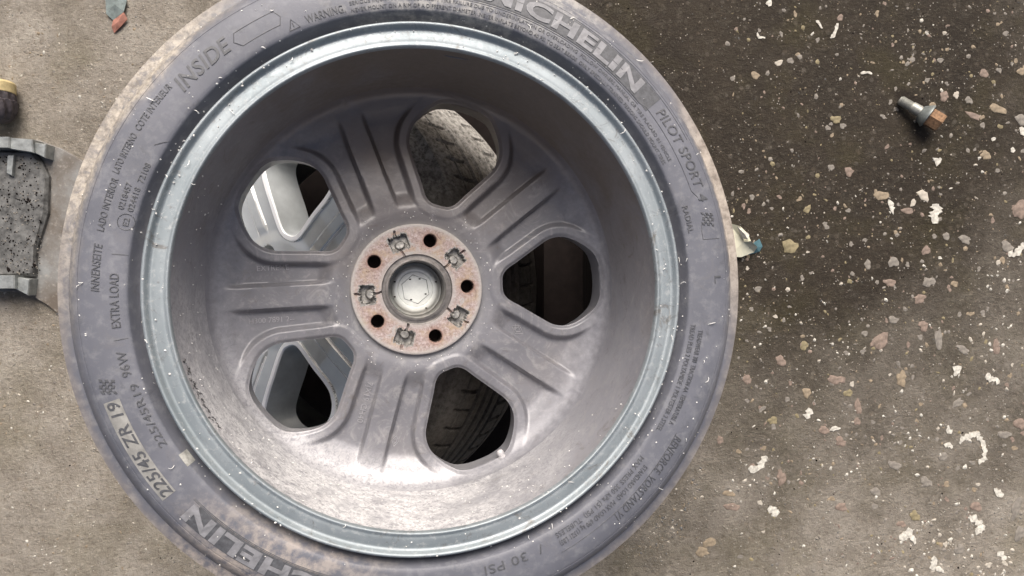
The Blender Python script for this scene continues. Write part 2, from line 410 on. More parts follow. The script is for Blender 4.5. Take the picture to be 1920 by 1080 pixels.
def build_disc(secs, n_sec=5, ang0=0.0):
    V = []; F = []; mi = []
    X, Y, Z, ws = secs; K, N = X.shape
    for s in range(n_sec):
        a = ang0 + s * 2 * math.pi / n_sec; ca, sa = math.cos(a), math.sin(a); o = len(V)
        V += list(zip((X * ca - Y * sa).ravel(), (X * sa + Y * ca).ravel(), Z.ravel()))
        for k in range(K - 1):
            for i in range(N):
                j = (i + 1) % N
                F.append((o + k * N + i, o + k * N + j, o + (k + 1) * N + j, o + (k + 1) * N + i)); mi.append(1 if k < ws else 0)
    # weld the seams
    Va = np.round(np.array(V), 6); _, idx, inv = np.unique(Va, axis=0, return_index=True, return_inverse=True); inv = inv.ravel()
    Vn = Va[idx]; Fn = []; mn = []
    for f, q in zip(F, mi):
        g = tuple(inv[list(f)])
        if len(set(g)) == 4: Fn.append(g); mn.append(q)
        elif len(set(g)) == 3: Fn.append(tuple(dict.fromkeys(g))); mn.append(q)
    return Vn, Fn, mn

# ------------------------------------------------------------------ tyres
def make_tyre(prof_in, name, parent, mat, shoulder=(.030, .062), nsipe=64, groove_ts=(), lo=1.0):
    pass

TW = .2300          # section width
def tyre_profile(with_grooves=True):
    side = [(.2420, -.012), (.2520, -.0125), (.2590, -.0170), (.2612, -.0180), (.2640, -.0150), (.2668, -.0095), (.2690, -.0040), (.2702, -.0026),
            (.2715, -.0020), (.2745, -.0014), (.285, -.0010), (.298, -.0018), (.3070, -.0040), (.3118, -.0058), (.3124, -.0066), (.3132, -.0064), (.3175, -.0098),
            (.3212, -.0145), (.3240, -.0195)]
    side = smoothprof(side, 3)
    tread = []
    gro = [(.052, .0030), (.083, .0085), (.104, .0095), (.126, .0095), (.147, .0085), (.178, .0030)]
    def crown(t):
        u = abs(t - TW / 2) / (TW / 2); return .3425 - .0020 * u ** 2 - .0165 * max(0, (u - .45) / .55) ** 2.0
    ts = list(np.linspace(.022, TW - .022, 46))
    for g, wd in gro: ts += [g - wd / 2, g - wd / 2 + .0009, g, g + wd / 2 - .0009, g + wd / 2]
    ts = sorted(set(round(t, 5) for t in ts)); deep = []
    for t in ts:
        d = 0
        for g, wd in gro:
            if abs(t - g) < wd / 2 - .0004: d = .0055
        tread.append((crown(t) - d, -t)); deep.append(d)
    p = side + tread + [(r, -(TW + z)) for r, z in side[::-1]]
    return p, len(side), len(tread)

def tyre_mesh(n=720, nsipe=72):
    p, ns, nt = tyre_profile()
    def rf(th, k, r, z):
        if ns <= k < ns + nt:
            t = -z[0]
            u = (th * nsipe / (2 * np.pi) + .12 * np.sin(3 * th)) % 1.0
            if t < .080 or t > TW - .080:
                tt = t if t < .12 else TW - t
                ph = .28 * math.sin((tt - .03) / .05 * 1.6)
                uu = (u + ph) % 1.0; cut = np.clip(1 - np.abs(uu - .5) / .085, 0, 1); cut = np.minimum(cut * 2.2, 1) * float(sstep(.036, .050, tt))
                r = r - .0050 * cut * (1 if tt > .034 else .6)
        return r, z
    return lathe(p, n, rf)

def side_z(r):
    p, ns, nt = tyre_profile(); P = np.array(p[:ns + 6]); o = np.argsort(P[:, 0]); return np.interp(r, P[o, 0], P[o, 1])

# ================================================================== WHEEL 1 (back face up)
A1 = math.asin(.186)
wheel = empty('alloy_wheel', (-.0815, -.0015, H - .74), (0, A1, 0),
              label='dirty grey alloy wheel with wide tyre lying back side up across the picture', cat='wheel')
# rim ------------------------------------------------------------
prof = [(.2420, -.0160), (.2500, -.0158), (.2570, -.0150), (.2586, -.0120), (.2590, -.0070), (.2589, -.0030), (.2581, -.0008), (.2566, .0000), (.2551, -.0008), (.2541, -.0026), (.2531, -.0046)]
prof1 = smoothprof(prof, 4)
prof2 = smoothprof([(.2531, -.0046), (.2520, -.0056), (.2508, -.0060), (.2495, -.0058), (.2470, -.0052), (.2425, -.0046), (.2398, -.0046), (.2383, -.0040), (.2368, -.0034), (.2356, -.0040), (.2349, -.0058), (.2345, -.0085)], 4)
v, f = lathe(prof1 + prof2[1:], 360)
mesh_obj('rim_lip', v, f, LIP, wheel, smooth=True)
prof = smoothprof([(.2345, -.0085), (.2340, -.020), (.2322, -.045), (.2305, -.080), (.2300, -.105), (.2293, -.122), (.2286, -.132)], 6)
v, f = lathe(prof, 360)
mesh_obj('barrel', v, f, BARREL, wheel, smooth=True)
# outer well of the rim towards the show side, and its front lip (seen only from the side)
prof = smoothprof([(.2286, -.132), (.2300, -.150), (.2330, -.175), (.2400, -.205), (.2480, -.216), (.2560, -.2275), (.2590, -.2230), (.2588, -.2150), (.2480, -.2140), (.2440, -.2130)], 5)
v, f = lathe(prof, 200)
mesh_obj('front_lip', v, f, LIP, wheel, smooth=True)

# spoke disc -----------------------------------------------------
base_r = [.070, .078, .086, .096, .120, .160, .200, .212, .219, .2245, .2275, .2286]
base_t = [.1580, .1575, .1560, .1552, .1565, .1590, .1560, .1535, .1500, .1450, .1385, .1320]
br_, bt_ = zip(*smoothprof(list(zip(base_r, base_t)), 8))
def disc_h(X, Y, D):
    r = np.hypot(X, Y); z = -np.interp(r, br_, bt_)
    a = np.arctan2(Y, X); u = r * np.sin(rad(36) - np.abs(a)); u = np.abs(u)       # distance from the spoke's middle line
    rim = 1 - sstep(.0115, .0185, D)                                                 # raised collar round the window
    rib = 1 - sstep(.0115, .0170, u)
    rin = sstep(.094, .116, r) * (1 - sstep(.1930, .2180, r))
    z = z - .0088 * rin * (1 - np.maximum(rim, rib))
    z = z + .0012 * rib * rin
    z = z - .0022 * (1 - sstep(0, .0042, D))                                         # rolled edge of the window
    z = z + .0008 * (1 - sstep(.004, .009, np.abs(D - .008)))
    return z
HW = [(.1015, 0), (.1025, .0105), (.1075, .0175), (.1205, .0258), (.1480, .0435), (.1600, .0507), (.1705, .0535), (.1820, .0530), (.1945, .0480), (.2070, .0395), (.2150, .0310), (.2190, .0200), (.2205, .0100), (.2208, 0)]
C1 = window_contour(HW)
sec = disc_sector(C1, .163, .0762, .2286, 46, disc_h, -.196, None, -.003)
v, f, mi = build_disc(sec, 5, rad(3.2))
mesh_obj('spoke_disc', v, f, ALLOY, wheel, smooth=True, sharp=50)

# hub pad: one height field in polar steps ----------------------
nr, nt = 84, 900
R = np.concatenate([np.linspace(.0408, .0752, nr - 4), [.0757, .0760, .0763, .0765]]); T = np.linspace(0, 2 * np.pi, nt, endpoint=False)
RR, TT = np.meshgrid(R, T, indexing='ij'); X = RR * np.cos(TT); Y = RR * np.sin(TT)
Z = np.full(X.shape, -.1500); bare = np.zeros(X.shape)
Z = Z - .0005 * sstep(.0735, .0755, RR) - .0078 * sstep(.0755, .0764, RR)
jag = .0008 * np.sin(TT * 47) + .0006 * np.sin(TT * 131 + 1)
for k in range(5):
    a = rad(3.2 + 72 * k); hx, hy = .0583 * math.cos(a), .0583 * math.sin(a); d = np.hypot(X - hx, Y - hy)
    Z = Z - .030 * (1 - sstep(.0068, .0076, d)) - .0008 * (1 - sstep(.0076, .0084, d))
    a = rad(3.2 + 36 + 72 * k + (0, 1, 2, 0, -1)[k]); ca, sa = math.cos(a), math.sin(a)
    lx = X * ca + Y * sa - .0560; ly = -X * sa + Y * ca
    q = (0, .9, -.8, .5, -.5)[k] * .001
    # cast recess: rounded box with a boss standing in it and a narrow slit running radially through
    bx = np.abs(lx - .001 + jag) - .0068; by = np.abs(ly + jag * .7 + q) - .0090
    sd_ = np.hypot(np.maximum(bx, 0), np.maximum(by, 0)) + np.minimum(np.maximum(bx, by), 0)
    pocket = 1 - sstep(.0002, .0016, sd_)
    boss = 1 - sstep(.0036, .0052, np.hypot(lx + .0018, (ly + q) * .8))
    shelf = 1 - sstep(-.004, .0005, lx + .002)
    sl = (1 - sstep(.0007, .0016, np.abs(ly + .0008 * np.sin(lx * 400 + k)))) * (1 - sstep(.0148, .0165, np.abs(lx)))
    arm = (1 - sstep(.0005, .0013, np.abs(lx - .0045 + .08 * ly))) * (1 - sstep(.0090, .0112, np.abs(ly)))
    dz = .0085 * pocket * (1 - .80 * boss) * (1 - .45 * shelf)
    dz = np.maximum(dz, .0050 * sl * (1 - .7 * boss)); dz = np.maximum(dz, .0060 * arm)
    Z = Z - dz
    bare = np.maximum(bare, 1 - sstep(.0012, .0042 + .001 * np.sin(k + TT * 60)[0, 0], sd_))
V = np.stack([X, Y, Z], 2).reshape(-1, 3); F = []; mi = []
for k in range(nr - 1):
    for i in range(nt):
        j = (i + 1) % nt
        F.append((k * nt + i, (k + 1) * nt + i, (k + 1) * nt + j, k * nt + j))
        b = bare[k, i] > .5; holez = Z[k, i] < -.165 or Z[k + 1, j] < -.165
        mi.append(2 if holez else (1 if b else 0))
HOLE = plain('dark_hole_wall', (.05, .035, .03), .8, .1, .3, 150)
mesh_obj('hub_pad', V, F, [HUB, BAREMETAL, HOLE], wheel, smooth=True, mi=mi, sharp=55)
# centre bore
prof = [(.0408, -.1500), (.0404, -.1528), (.0398, -.1532), (.0366, -.1530), (.0362, -.1520), (.0338, -.1518), (.0332, -.1528), (.0326, -.1600), (.0322, -.1850), (.0318, -.2000)]
v, f = lathe(prof, 160); mesh_obj('centre_bore', v, f, plain('machined_bore_metal', (.20, .185, .175), .38, .6, .35, 140), wheel, smooth=True, sharp=35)
cap = [(.0, -.1865), (.012, -.1866), (.0205, -.1868), (.0212, -.1874), (.0218, -.1868), (.0240, -.1866), (.0262, -.1872), (.0280, -.1890), (.0286, -.1920), (.0316, -.1935)]
v, f = lathe([(max(r, 1e-5), z) for r, z in cap], 96)
cp = mesh_obj('centre_cap', v, f, CAPMETAL, wheel, smooth=True, sharp=30)
# five-sided raised outline and clips on the cap
pts = [(math.cos(rad(100 + 60 * k)) * (.0172 if k % 3 else .0182), math.sin(rad(100 + 60 * k)) * .0176, -.1862) for k in range(7)]
pts[-1] = pts[0]
v, f = tube(pts, .00035, 6); mesh_obj('cap_outline', v, f, GREYSTEEL, cp, smooth=True)
L = []
for a in (118, 68, 335, 248, 20, 200, 300, 160):
    r0 = .0135 if a in (118, 68, 335, 248) else .0262
    p = Vector((r0 * math.cos(rad(a)), r0 * math.sin(rad(a)), -.1866)); s_ = .0009
    ring = [p + Vector((math.cos(t) * s_ * 1.6, math.sin(t) * s_, .0006)) for t in np.linspace(0, 2 * np.pi, 7)[:-1]]
    b = [q - Vector((0, 0, .001)) for q in ring]
    L.append((ring + b, [tuple(range(6))] + [(i, i + 6, (i + 1) % 6 + 6, (i + 1) % 6) for i in range(6)]))
v, f = join(L); mesh_obj('cap_clip', v, f, DARK, cp, kind='stuff')

# valve stub showing at the edge of the lower right opening
vd = rad(-63.2); v0 = Vector((.2265 * math.cos(vd), .2265 * math.sin(vd), -.152)); vi = Vector((-math.cos(vd), -math.sin(vd), .12)).normalized()
v, f = tube([v0 + vi * k for k in (0, .006, .0065, .012, .0135, .0142)], [.0048, .0048, .0040, .0040, .0032, .0015], 16)
mesh_obj('valve_stem', v, f, plain('pale_valve_rubber', (.42, .41, .42), .5, 0, .2, 150), wheel, smooth=True, sharp=40)
# dark scribbled marks and pale scrapes on the barrel wall
def on_barrel(deg, t): r = .2345 - (t - .0085) * .040 - .0004; a = rad(deg); return (r * math.cos(a), r * math.sin(a), -t)
L = []; rs = random.Random(11)
for k in range(34):
    a_ = 196 + 17 * k / 33 + rs.uniform(-.3, .3); t_ = .020 + rs.uniform(-.004, .004); pts = [(a_, t_)]
    for q in range(3): pts.append((pts[-1][0] + rs.uniform(-.6, .6), pts[-1][1] + rs.uniform(-.004, .004)))
    L.append(tube([on_barrel(*p) for p in pts], rs.uniform(.0003, .0006), 4))
v, f = join(L); mesh_obj('scribbled_marks', v, f, plain('grey_scribble', (.09, .088, .09), .8, 0, .3, 200), bpy.data.objects['barrel'], kind='stuff')
L = []
for a0_, a1_, t0_, t1_ in ((86, 79, .020, .022), (85.5, 80, .0215, .024), (76, 70, .045, .040), (73, 71, .030, .034), (150, 146, .05, .055), (40, 37, .06, .063), (300, 296, .04, .05), (285, 280, .03, .033)):
    L.append(tube([on_barrel(a0_ + (a1_ - a0_) * q, t0_ + (t1_ - t0_) * q + .001 * math.sin(q * 5)) for q in np.linspace(0, 1, 8)], [.0001, .0003, .0004, .0003, .0004, .0003, .0002, .0001], 4))
v, f = join(L); mesh_obj('pale_scrapes', v, f, LETTER, bpy.data.objects['barrel'], kind='stuff')

# spoke markings -------------------------------------------------
def spoke_text(s, size, x0, y0, adeg, flip=1, mat=ALLOY):
    """raised cast lettering on the disc; the line starts at (radial x0, tangential y0) of the spoke at adeg"""
    V, F = text_geo(s, size, .0006, 0)
    a = rad(adeg); U = x0 + V[:, 0] * flip; Wd = y0 + V[:, 1] * flip
    gx = U * math.cos(a) - Wd * math.sin(a); gy = U * math.sin(a) + Wd * math.cos(a)
    # height in sector coordinates
    aa = (np.arctan2(gy, gx) - rad(3.2) + rad(36)) % rad(72) - rad(36); rr = np.hypot(gx, gy)
    hx, hy = rr * np.cos(aa), rr * np.sin(aa); z = disc_h(hx, hy, dist_poly(hx, hy, C1))
    return mesh_obj('cast_lettering', np.stack([gx, gy, z + V[:, 2] + .0002], 1), F, mat, bpy.data.objects['spoke_disc'])
CASTL = plain('cast_letter_paint', (.30, .295, .31), .45, .3, .15, 120)
spoke_text('EXTREME', .0085, .178, -.0245 - .006, 183.2, -1, CASTL)
spoke_text('H300 7891 2--', .0085, .190, .0285, 183.2, -1, CASTL)
spoke_text('7JX19 CH40', .0095, .118, -.0270, -104.8, 1, CASTL)
spoke_text('V', .010, .122, .0225, -33, 1, CASTL)
# outlined diamond marks
def diamond(cx, cy, s, adeg):
    a = rad(adeg); P = []
    for du, dv in ((s, 0), (0, s * .62), (-s, 0), (0, -s * .62), (s, 0)):
        U, Wd = cx + du, cy + dv; P.append((U * math.cos(a) - Wd * math.sin(a), U * math.sin(a) + Wd * math.cos(a)))
    Q = []
    for (x1, y1), (x2, y2) in zip(P[:-1], P[1:]):
        for t in np.linspace(0, 1, 5)[:-1]: Q.append((x1 + (x2 - x1) * t, y1 + (y2 - y1) * t))
    Q.append(Q[0]); Q = np.array(Q); gx, gy = Q.T
    aa = (np.arctan2(gy, gx) - rad(3.2) + rad(36)) % rad(72) - rad(36); rr = np.hypot(gx, gy)
    hx, hy = rr * np.cos(aa), rr * np.sin(aa); z = disc_h(hx, hy, dist_poly(hx, hy, C1)) + .0003
    v, f = tube([(x, y, q) for x, y, q in zip(gx, gy, z)], .0005, 5)
    mesh_obj('cast_diamond_mark', v, f, CASTL, bpy.data.objects['spoke_disc'])
diamond(.128, .0245, .0085, -32.8); diamond(.128, .0245, .0045, -32.8)
diamond(.178, .0215, .0062, -104.8); diamond(.178, .0215, .0032, -104.8)
# tyre -----------------------------------------------------------
v, f = tyre_mesh(960, 74)
tyre = mesh_obj('tyre', v, f, RUBBER, wheel, smooth=True, sharp=32)

def arc_text(s, size, rb, a0, a1=None, h=.0006, mat=LETTER2, bold=0.0, shear=0.0, flat=False):
    """clockwise lettering, tops outwards, base line at radius rb, from angle a0 to a1 (degrees)"""
    wd = abs(rad(a0 - a1)) * (rb + size * .35) if a1 is not None else None
    V, F = text_geo(s, size, h, bold, 1.05, shear, wd)
    r = rb + V[:, 1]; th = rad(a0) - V[:, 0] / (rb + size * .35)
    z = side_z(r) + V[:, 2] + .0001
    return mesh_obj('sidewall_lettering', np.stack([r * np.cos(th), r * np.sin(th), z], 1), F, mat, tyre)

def ring_band(name, r0, r1, a0, a1, mat, dz=.0003, nr_=5, serr=0):
    n_ = max(8, int(abs(a1 - a0) * 3)); A = np.radians(np.linspace(a0, a1, n_)); Rr = np.linspace(r0, r1, nr_); V = []; F = []
    for i, a in enumerate(A):
        for r in Rr:
            V.append((r * math.cos(a), r * math.sin(a), side_z(r) + dz))
    for i in range(n_ - 1):
        for k in range(nr_ - 1):
            F.append((i * nr_ + k, i * nr_ + k + 1, (i + 1) * nr_ + k + 1, (i + 1) * nr_ + k))
    return mesh_obj(name, V, F, mat, tyre, smooth=True)

def arc_line(r, a0, a1, rad_=.00035, mat=None, r2=None):
    n_ = max(4, int(abs(a1 - a0) * 2)); A = np.radians(np.linspace(a0, a1, n_)); Rr = np.linspace(r, r2 if r2 else r, n_)
    return tube([(q * math.cos(a), q * math.sin(a), side_z(q) + .0001) for a, q in zip(A, Rr)], rad_, 5)

# bands of serrated darker rubber behind the big name
ring_band('serrated_band', .2868, .3085, 82.5, 39.3, DARKRUB)
ring_band('serrated_band', .2868, .3085, -136.6, -179 + 0, DARKRUB) if False else None
ring_band('serrated_band', .2868, .3065, -136.2, -97.0, DARKRUB)
ring_band('worn_band', .2925, .3075, -141.3, -160.5, plain('chalky_rubber', (.27, .265, .25), .6, 0, .25, 120))
arc_text('MICHELIN', .0235, .2895, 79.0, 43.5, .0009, LETTER, .0009, 0)
arc_text('MICHELIN', .0225, .2895, -102.0, -137.3, .0009, LETTER, .0009, 0)
arc_text('PILOT SPORT', .0155, .2945, 37.8, 20.6, .0006, DARKRUB, .0001, .15)
arc_text('4', .0150, .2945, 19.4, 17.8, .0006, DARKRUB, .0001, .15)
arc_text('RADIAL', .0085, .2745, 18.0, 12.2, .0006, DARKRUB)
arc_text('INSIDE', .0205, .2850, 140.8, 128.7, .0006, DARKRUB, .0003, .2)
arc_text('COTE INTERIEUR', .0090, .2955, 151.0, 141.5, .0006, DARKRUB, 0, .15)
arc_text('LATO INTERNO', .0090, .2955, 159.4, 151.9, .0006, DARKRUB, 0, .15)
arc_text('LADO INTERIOR', .0090, .2935, 169.8, 160.3, .0006, DARKRUB, 0, .15)
arc_text('INNENSEITE', .0105, .2925, 180.3, 172.0, .0006, DARKRUB, 0, .15)
arc_text('EXTRA LOAD', .0110, .2765, 187.0, 177.0, .0006, DARKRUB)
arc_text('0218457', .0075, .2815, 165.2, 160.2, .0006, DARKRUB)
arc_text('024418  72108', .0075, .2735, 165.2, 155.6, .0006, DARKRUB)
arc_text('96W', .0115, .2762, 196.2, 191.4, .0006, DARKRUB)
arc_text('225/45 ZR 19', .0155, .2945, 218.6, 199.7, .0007, DARKRUB, .0002, .1)
arc_text('225/45R19', .0100, .2740, 210.8, 197.8, .0006, DARKRUB)
arc_text('WARNING.', .0105, .2738, 114.2, 106.3, .0006, DARKRUB)
arc_text('SERIOUS INJURY MAY RESULT FROM TIRE FAILURE DUE TO UNDERINFLATION OR OVERLOADING  FOLLOW OWNERS MANUAL OR TIRE PLACARD IN VEHICLE', .0050, .2790, 105.2, 28.0, .0004, DARKRUB)
arc_text('NEVER MOUNT ON A RIM OF A DIFFERENT DIAMETER  NEVER INFLATE BEYOND 40 PSI TO SEAT BEADS  ONLY SPECIALLY TRAINED PERSONS SHOULD MOUNT TIRES', .0050, .2722, 105.2, 28.0, .0004, DARKRUB)
arc_text('TREADWEAR 300  TRACTION AA  TEMPERATURE A', .0075, .2820, -8.5, -29.0, .0005, DARKRUB)
arc_text('TREAD PLIES 2 POLYAMIDE 1 POLYESTER 2 STEEL', .0075, .2732, -7.5, -31.5, .0005, DARKRUB)
arc_text('STANDARD LOAD  MAX LOAD 690 kg (1521 LBS)', .0075, .2830, -39.0, -62.5, .0005, DARKRUB)
arc_text('MAX PRESS 350 kPa (51 PSI)  TUBELESS', .0075, .2742, -38.0, -62.5, .0005, DARKRUB)
arc_text('RENFORCE  VORSTAND V1', .0125, .2950, -30.5, -50.5, .0006, DARKRUB, 0, .15)
arc_text('/  30 PSI', .0125, .2765, -66.0, -78.5, .0006, DARKRUB)
arc_text('L', .0110, .2975, 2.7, 1.2, .0006, DARKRUB)
L = [arc_line(.2845, 99, 41.5), arc_line(.2862, 82, 41.5), arc_line(.2862, 41.5, 40.0, .0004, None, .2895), arc_line(.2895, 40.0, 20.5), arc_line(.2895, 20.5, 18.8, .0004, None, .2945),
     arc_line(.2850, -97, -138), arc_line(.2862, -97, -138), arc_line(.2912, 13.8, 12.0, .0004, None, .2890), arc_line(.2890, 12, 10.3), arc_line(.2890, 10.3, 10.0, .0004, None, .308),
     arc_line(.3095, 62, 30), arc_line(.2945, -63, -30), arc_line(.2700, 150, 152, .0004, None, .2790), arc_line(.2960, 127, 119), arc_line(.2820, 127, 119), arc_line(.2960, 127, 128, .0004, None, .2890), arc_line(.2820, 127, 128, .0004, None, .2890),
     arc_line(.2960, 119, 118.2, .0004, None, .2890), arc_line(.2820, 119, 118.2, .0004, None, .2890), arc_line(.284, 173.5, 173.4, .0004, None, .2705), arc_line(.284, 189.3, 189.2, .0004, None, .272)]
# approval mark: number in a ring
ce = (.2770, rad(167.3)); cx, cy = ce[0] * math.cos(ce[1]), ce[0] * math.sin(ce[1])
for rr_ in (.0072,):
    L.append(tube([(cx + rr_ * math.cos(t), cy + rr_ * math.sin(t), side_z(np.hypot(cx + rr_ * math.cos(t), cy + rr_ * math.sin(t))) + .0001) for t in np.linspace(0, 2 * np.pi, 28)], .0004, 5, False))
# warning triangle
tr = [(.2735, 117.9), (.2735, 115.7), (.2825, 116.8), (.2735, 117.9)]
L.append(tube([(r * math.cos(rad(a)), r * math.sin(rad(a)), side_z(r) + .0001) for r, a in tr], .0005, 5))
L.append(arc_line(.2755, 116.8, 116.8, .0005, None, .2795))
v, f = join(L); mesh_obj('moulded_line', v, f, DARKRUB, tyre, kind='stuff')
arc_text('E2', .0070, .2745, 168.0, 166.5, .0006, DARKRUB)
# chequered flags
def flag(a0, r0, cols=5, rows=5, cell=.0026):
    parts = []
    for i in range(cols):
        for j in range(rows):
            if (i + j) % 2: continue
            q = []
            for du, dv in ((0, 0), (1, 0), (1, 1), (0, 1)):
                r = r0 + (j + dv) * cell + .0012 * math.sin((i + du) * 1.1); th = rad(a0) - ((i + du) * cell + .3 * (j + dv) * cell) / r0
                q.append((r, th))
            top = [(r * math.cos(t), r * math.sin(t), side_z(r) + .0007) for r, t in q]; bot = [(x, y, z - .001) for x, y, z in top]
            parts.append((top + bot, [(3, 2, 1, 0)] + [(k, (k + 1) % 4, (k + 1) % 4 + 4, k + 4) for k in range(4)]))
    v, f = join(parts); mesh_obj('chequered_flag', v, f, DARKRUB, tyre)
flag(15.8, .2925); flag(198.6, .2925)
# curb-side balance sticker ghost on the tyre groove
def sticker(a0, a1, r0, r1):
    ring_band('pale_label_patch', r0, r1, a0, a1, plain('worn_label', (.33, .325, .30), .7, 0, .3, 200), .0004, 4)
sticker(-143.5, -146.3, .2655, .2715)

# ================================================================== WHEEL 2 (face up, leaning, seen through the windows)
T2 = rad(30)
face_z = .3425 * math.sin(T2) + TW * math.cos(T2) - .012 + .010
cx2, cy2 = G(492, 545, face_z)
wheel2 = empty('alloy_wheel', (cx2, cy2, face_z), (0, -T2, 0),
               label='bright silver alloy wheel leaning face up beneath the big wheel, seen through its openings', cat='wheel')
prof = smoothprof([(.2420, -.016), (.2540, -.0158), (.2580, -.012), (.2588, -.005), (.2570, -.0005), (.2540, -.0010), (.2500, -.0040), (.2420, -.0050), (.2330, -.0065), (.2290, -.0120), (.2270, -.0300), (.2262, -.0450)], 4)
v, f = lathe(prof, 256); mesh_obj('rim_lip', v, f, SILVER, wheel2, smooth=True)
def disc2_h(X, Y, D):
    r = np.hypot(X, Y); z = -np.interp(r, [.03, .06, .09, .14, .19, .2200, .2262], [.030, .028, .024, .016, .012, .013, .018])
    a = np.arctan2(Y, X); u = np.abs(r * np.sin(rad(36) - np.abs(a)))
    edge = (1 - sstep(.0078, .0090, D))
    z = z - .0035 * (1 - edge) * sstep(.07, .09, r)
    z = z + .0030 * (1 - sstep(.0085, .0100, u)) * sstep(.085, .1, r) - .0016 * (1 - sstep(.0012, .0022, np.abs(u - .0092))) * sstep(.085, .1, r)
    z = z - .0022 * (1 - sstep(0, .0018, D))
    for s_ in (-1, 1):   # lug wells sit on the spoke lines
        d = np.hypot(X - .0572 * math.cos(rad(36)), Y - s_ * .0572 * math.sin(rad(36))); z = z - .024 * (1 - sstep(.0105, .0125, d))
    return z
HW2 = [(.0850, 0), (.0862, .0085), (.0905, .0150), (.1250, .0390), (.1560, .0600), (.1690, .0660), (.1820, .0665), (.1960, .0600), (.2080, .0450), (.2140, .0250), (.2150, 0)]
C2 = window_contour(HW2)
sec = disc_sector(C2, .155, .030, .2262, 64, disc2_h, None, .055, .006)
v, f, mi = build_disc(sec, 5, 0)
fc = np.array([np.mean([v[i] for i in q], 0) for q in f]); ang_ = (np.arctan2(fc[:, 1], fc[:, 0]) + rad(36)) % rad(72) - rad(36); rf_ = np.hypot(fc[:, 0], fc[:, 1])
df_ = dist_poly(rf_ * np.cos(ang_), rf_ * np.sin(ang_), C2); mi = [2 if m_ == 1 else 1 if (q < .0085 or (.0086 < abs(r_ * math.sin(rad(36) - abs(a_))) < .0106 and r_ > .1)) else 0 for m_, q, r_, a_ in zip(mi, df_, rf_, ang_)]
POLISH = plain('polished_edge', (.92, .92, .92), .42, .15, .02, 60, 0); WALLM = plain('silver_spoke_flank', (.66, .69, .70), .28, .4, .16, 25, .1)
mesh_obj('spoke_disc', v, f, [SILVER, POLISH, WALLM], wheel2, smooth=True, sharp=40, mi=mi)
v, f = lathe([(1e-4, -.020), (.020, -.0205), (.0270, -.023), (.0290, -.027), (.0300, -.031)], 64); mesh_obj('centre_cap', v, f, SILVER, wheel2, smooth=True)
v, f = lathe([(.2262, -.045), (.222, -.08), (.219, -.14), (.225, -.20), (.245, -.212), (.2585, -.222)], 160)
mesh_obj('barrel', v, f, plain('dark_inner_barrel', (.10, .11, .12), .35, .6, .3, 40), wheel2, smooth=True)
# the back stays open; the added dark mat shows through it
me = tyre.data.copy(); me.materials.clear(); me.materials.append(TREAD)
t2 = bpy.data.objects.new('tyre', me); COL.objects.link(t2); t2.parent = wheel2

# ================================================================== supports below, and a dark mat added behind the openings
def added_dark_mat():  # black sheet added so the wheel openings read dark
    me_v = []; x0, y0, hx_, hy_, th_ = -.19, .0, .43, .43, .010
    v = [(x0 + sx * hx_, y0 + sy * hy_, 0) for sx, sy in ((-1, -1), (1, -1), (1, 1), (-1, 1))]; v += [(x, y, th_ - .002) for x, y, z in v] + [(x * .995 + x0 * .005, y * .995, th_) for x, y, z in v]
    f = [(8, 9, 10, 11)] + [(l * 4 + i, l * 4 + (i + 1) % 4, (l + 1) * 4 + (i + 1) % 4, (l + 1) * 4 + i) for l in range(2) for i in range(4)]
    return mesh_obj('added_dark_mat', v, f, DARK, label='black mat added on the floor under the stacked wheels to darken the openings', cat='mat')
added_dark_mat()
def revolve_thing(name, prof, mat, loc, n=64, **k):
    v, f = lathe(prof, n); o = mesh_obj(name, v, f, mat, smooth=True, sharp=30, **k); o.location = loc; return o
def rubber_block(x0, x1, y0, y1, z0, z1, label):
    cx_, cy_ = (x0 + x1) / 2, (y0 + y1) / 2; hx_, hy_ = (x1 - x0) / 2, (y1 - y0) / 2; lv = []; k = 6
    for i in range(k + 1):      # moulded ribs up the sides
        z = z0 + (z1 - z0) * i / k
        for dz, q in ((-.004, 0), (.0, -.004), (.004, 0)):
            if z0 <= z + dz <= z1: lv.append((z + dz, q if 0 < i < k else 0))
    V = []; F = []
    for z, q in lv: V += [(sx * (hx_ + q), sy * (hy_ + q), z) for sx, sy in ((-1, -1), (1, -1), (1, 1), (-1, 1))]
    for l in range(len(lv) - 1):
        for i in range(4): F.append((l * 4 + i, l * 4 + (i + 1) % 4, (l + 1) * 4 + (i + 1) % 4, (l + 1) * 4 + i))
    F.append(tuple(range(len(lv) * 4 - 4, len(lv) * 4)))
    o = mesh_obj('rubber_block', V, F, DARK, label=label, cat='block'); o.location = (cx_, cy_, 0); return o
BH = H - .74 - TW * math.cos(A1) - .30 * math.sin(A1) - .002
rubber_block(.135, .26, -.15, .15, .010, BH, 'tall black ribbed rubber block hidden under the right of the big tyre')
rubber_block(-.02, .048, -.08, .08, .010, .315, 'lower black ribbed rubber block propping the silver wheel from below')

# ================================================================== swarf and dust crumbs lying on the wheel
def crumb(p, s, seed, flat=.5):
    r = random.Random(seed); V = []
    for k in range(5):
        a = k * 1.2566 + r.uniform(-.3, .3); q = s * r.uniform(.5, 1.1)
        V.append((p[0] + q * math.cos(a), p[1] + q * math.sin(a), p[2] - s * .1))
    V.append((p[0] + r.uniform(-.2, .2) * s, p[1] + r.uniform(-.2, .2) * s, p[2] + s * flat))
    return V, [(k, (k + 1) % 5, 5) for k in range(5)]
def curl(p, s, seed, th=.0005):
    r = random.Random(seed); a = r.uniform(0, 6.28); k = r.uniform(-2.2, 2.2); path = []; x, y = p[0], p[1]
    for i in range(6):
        path.append((x, y, p[2] + .0008 + s * .25 * math.sin(i / 5 * math.pi) * r.uniform(.4, 1)))
        x += math.cos(a) * s / 5; y += math.sin(a) * s / 5; a += k / 5
    return tube(path, [th * .5, th, th * 1.1, th, th * .9, th * .4], 4)
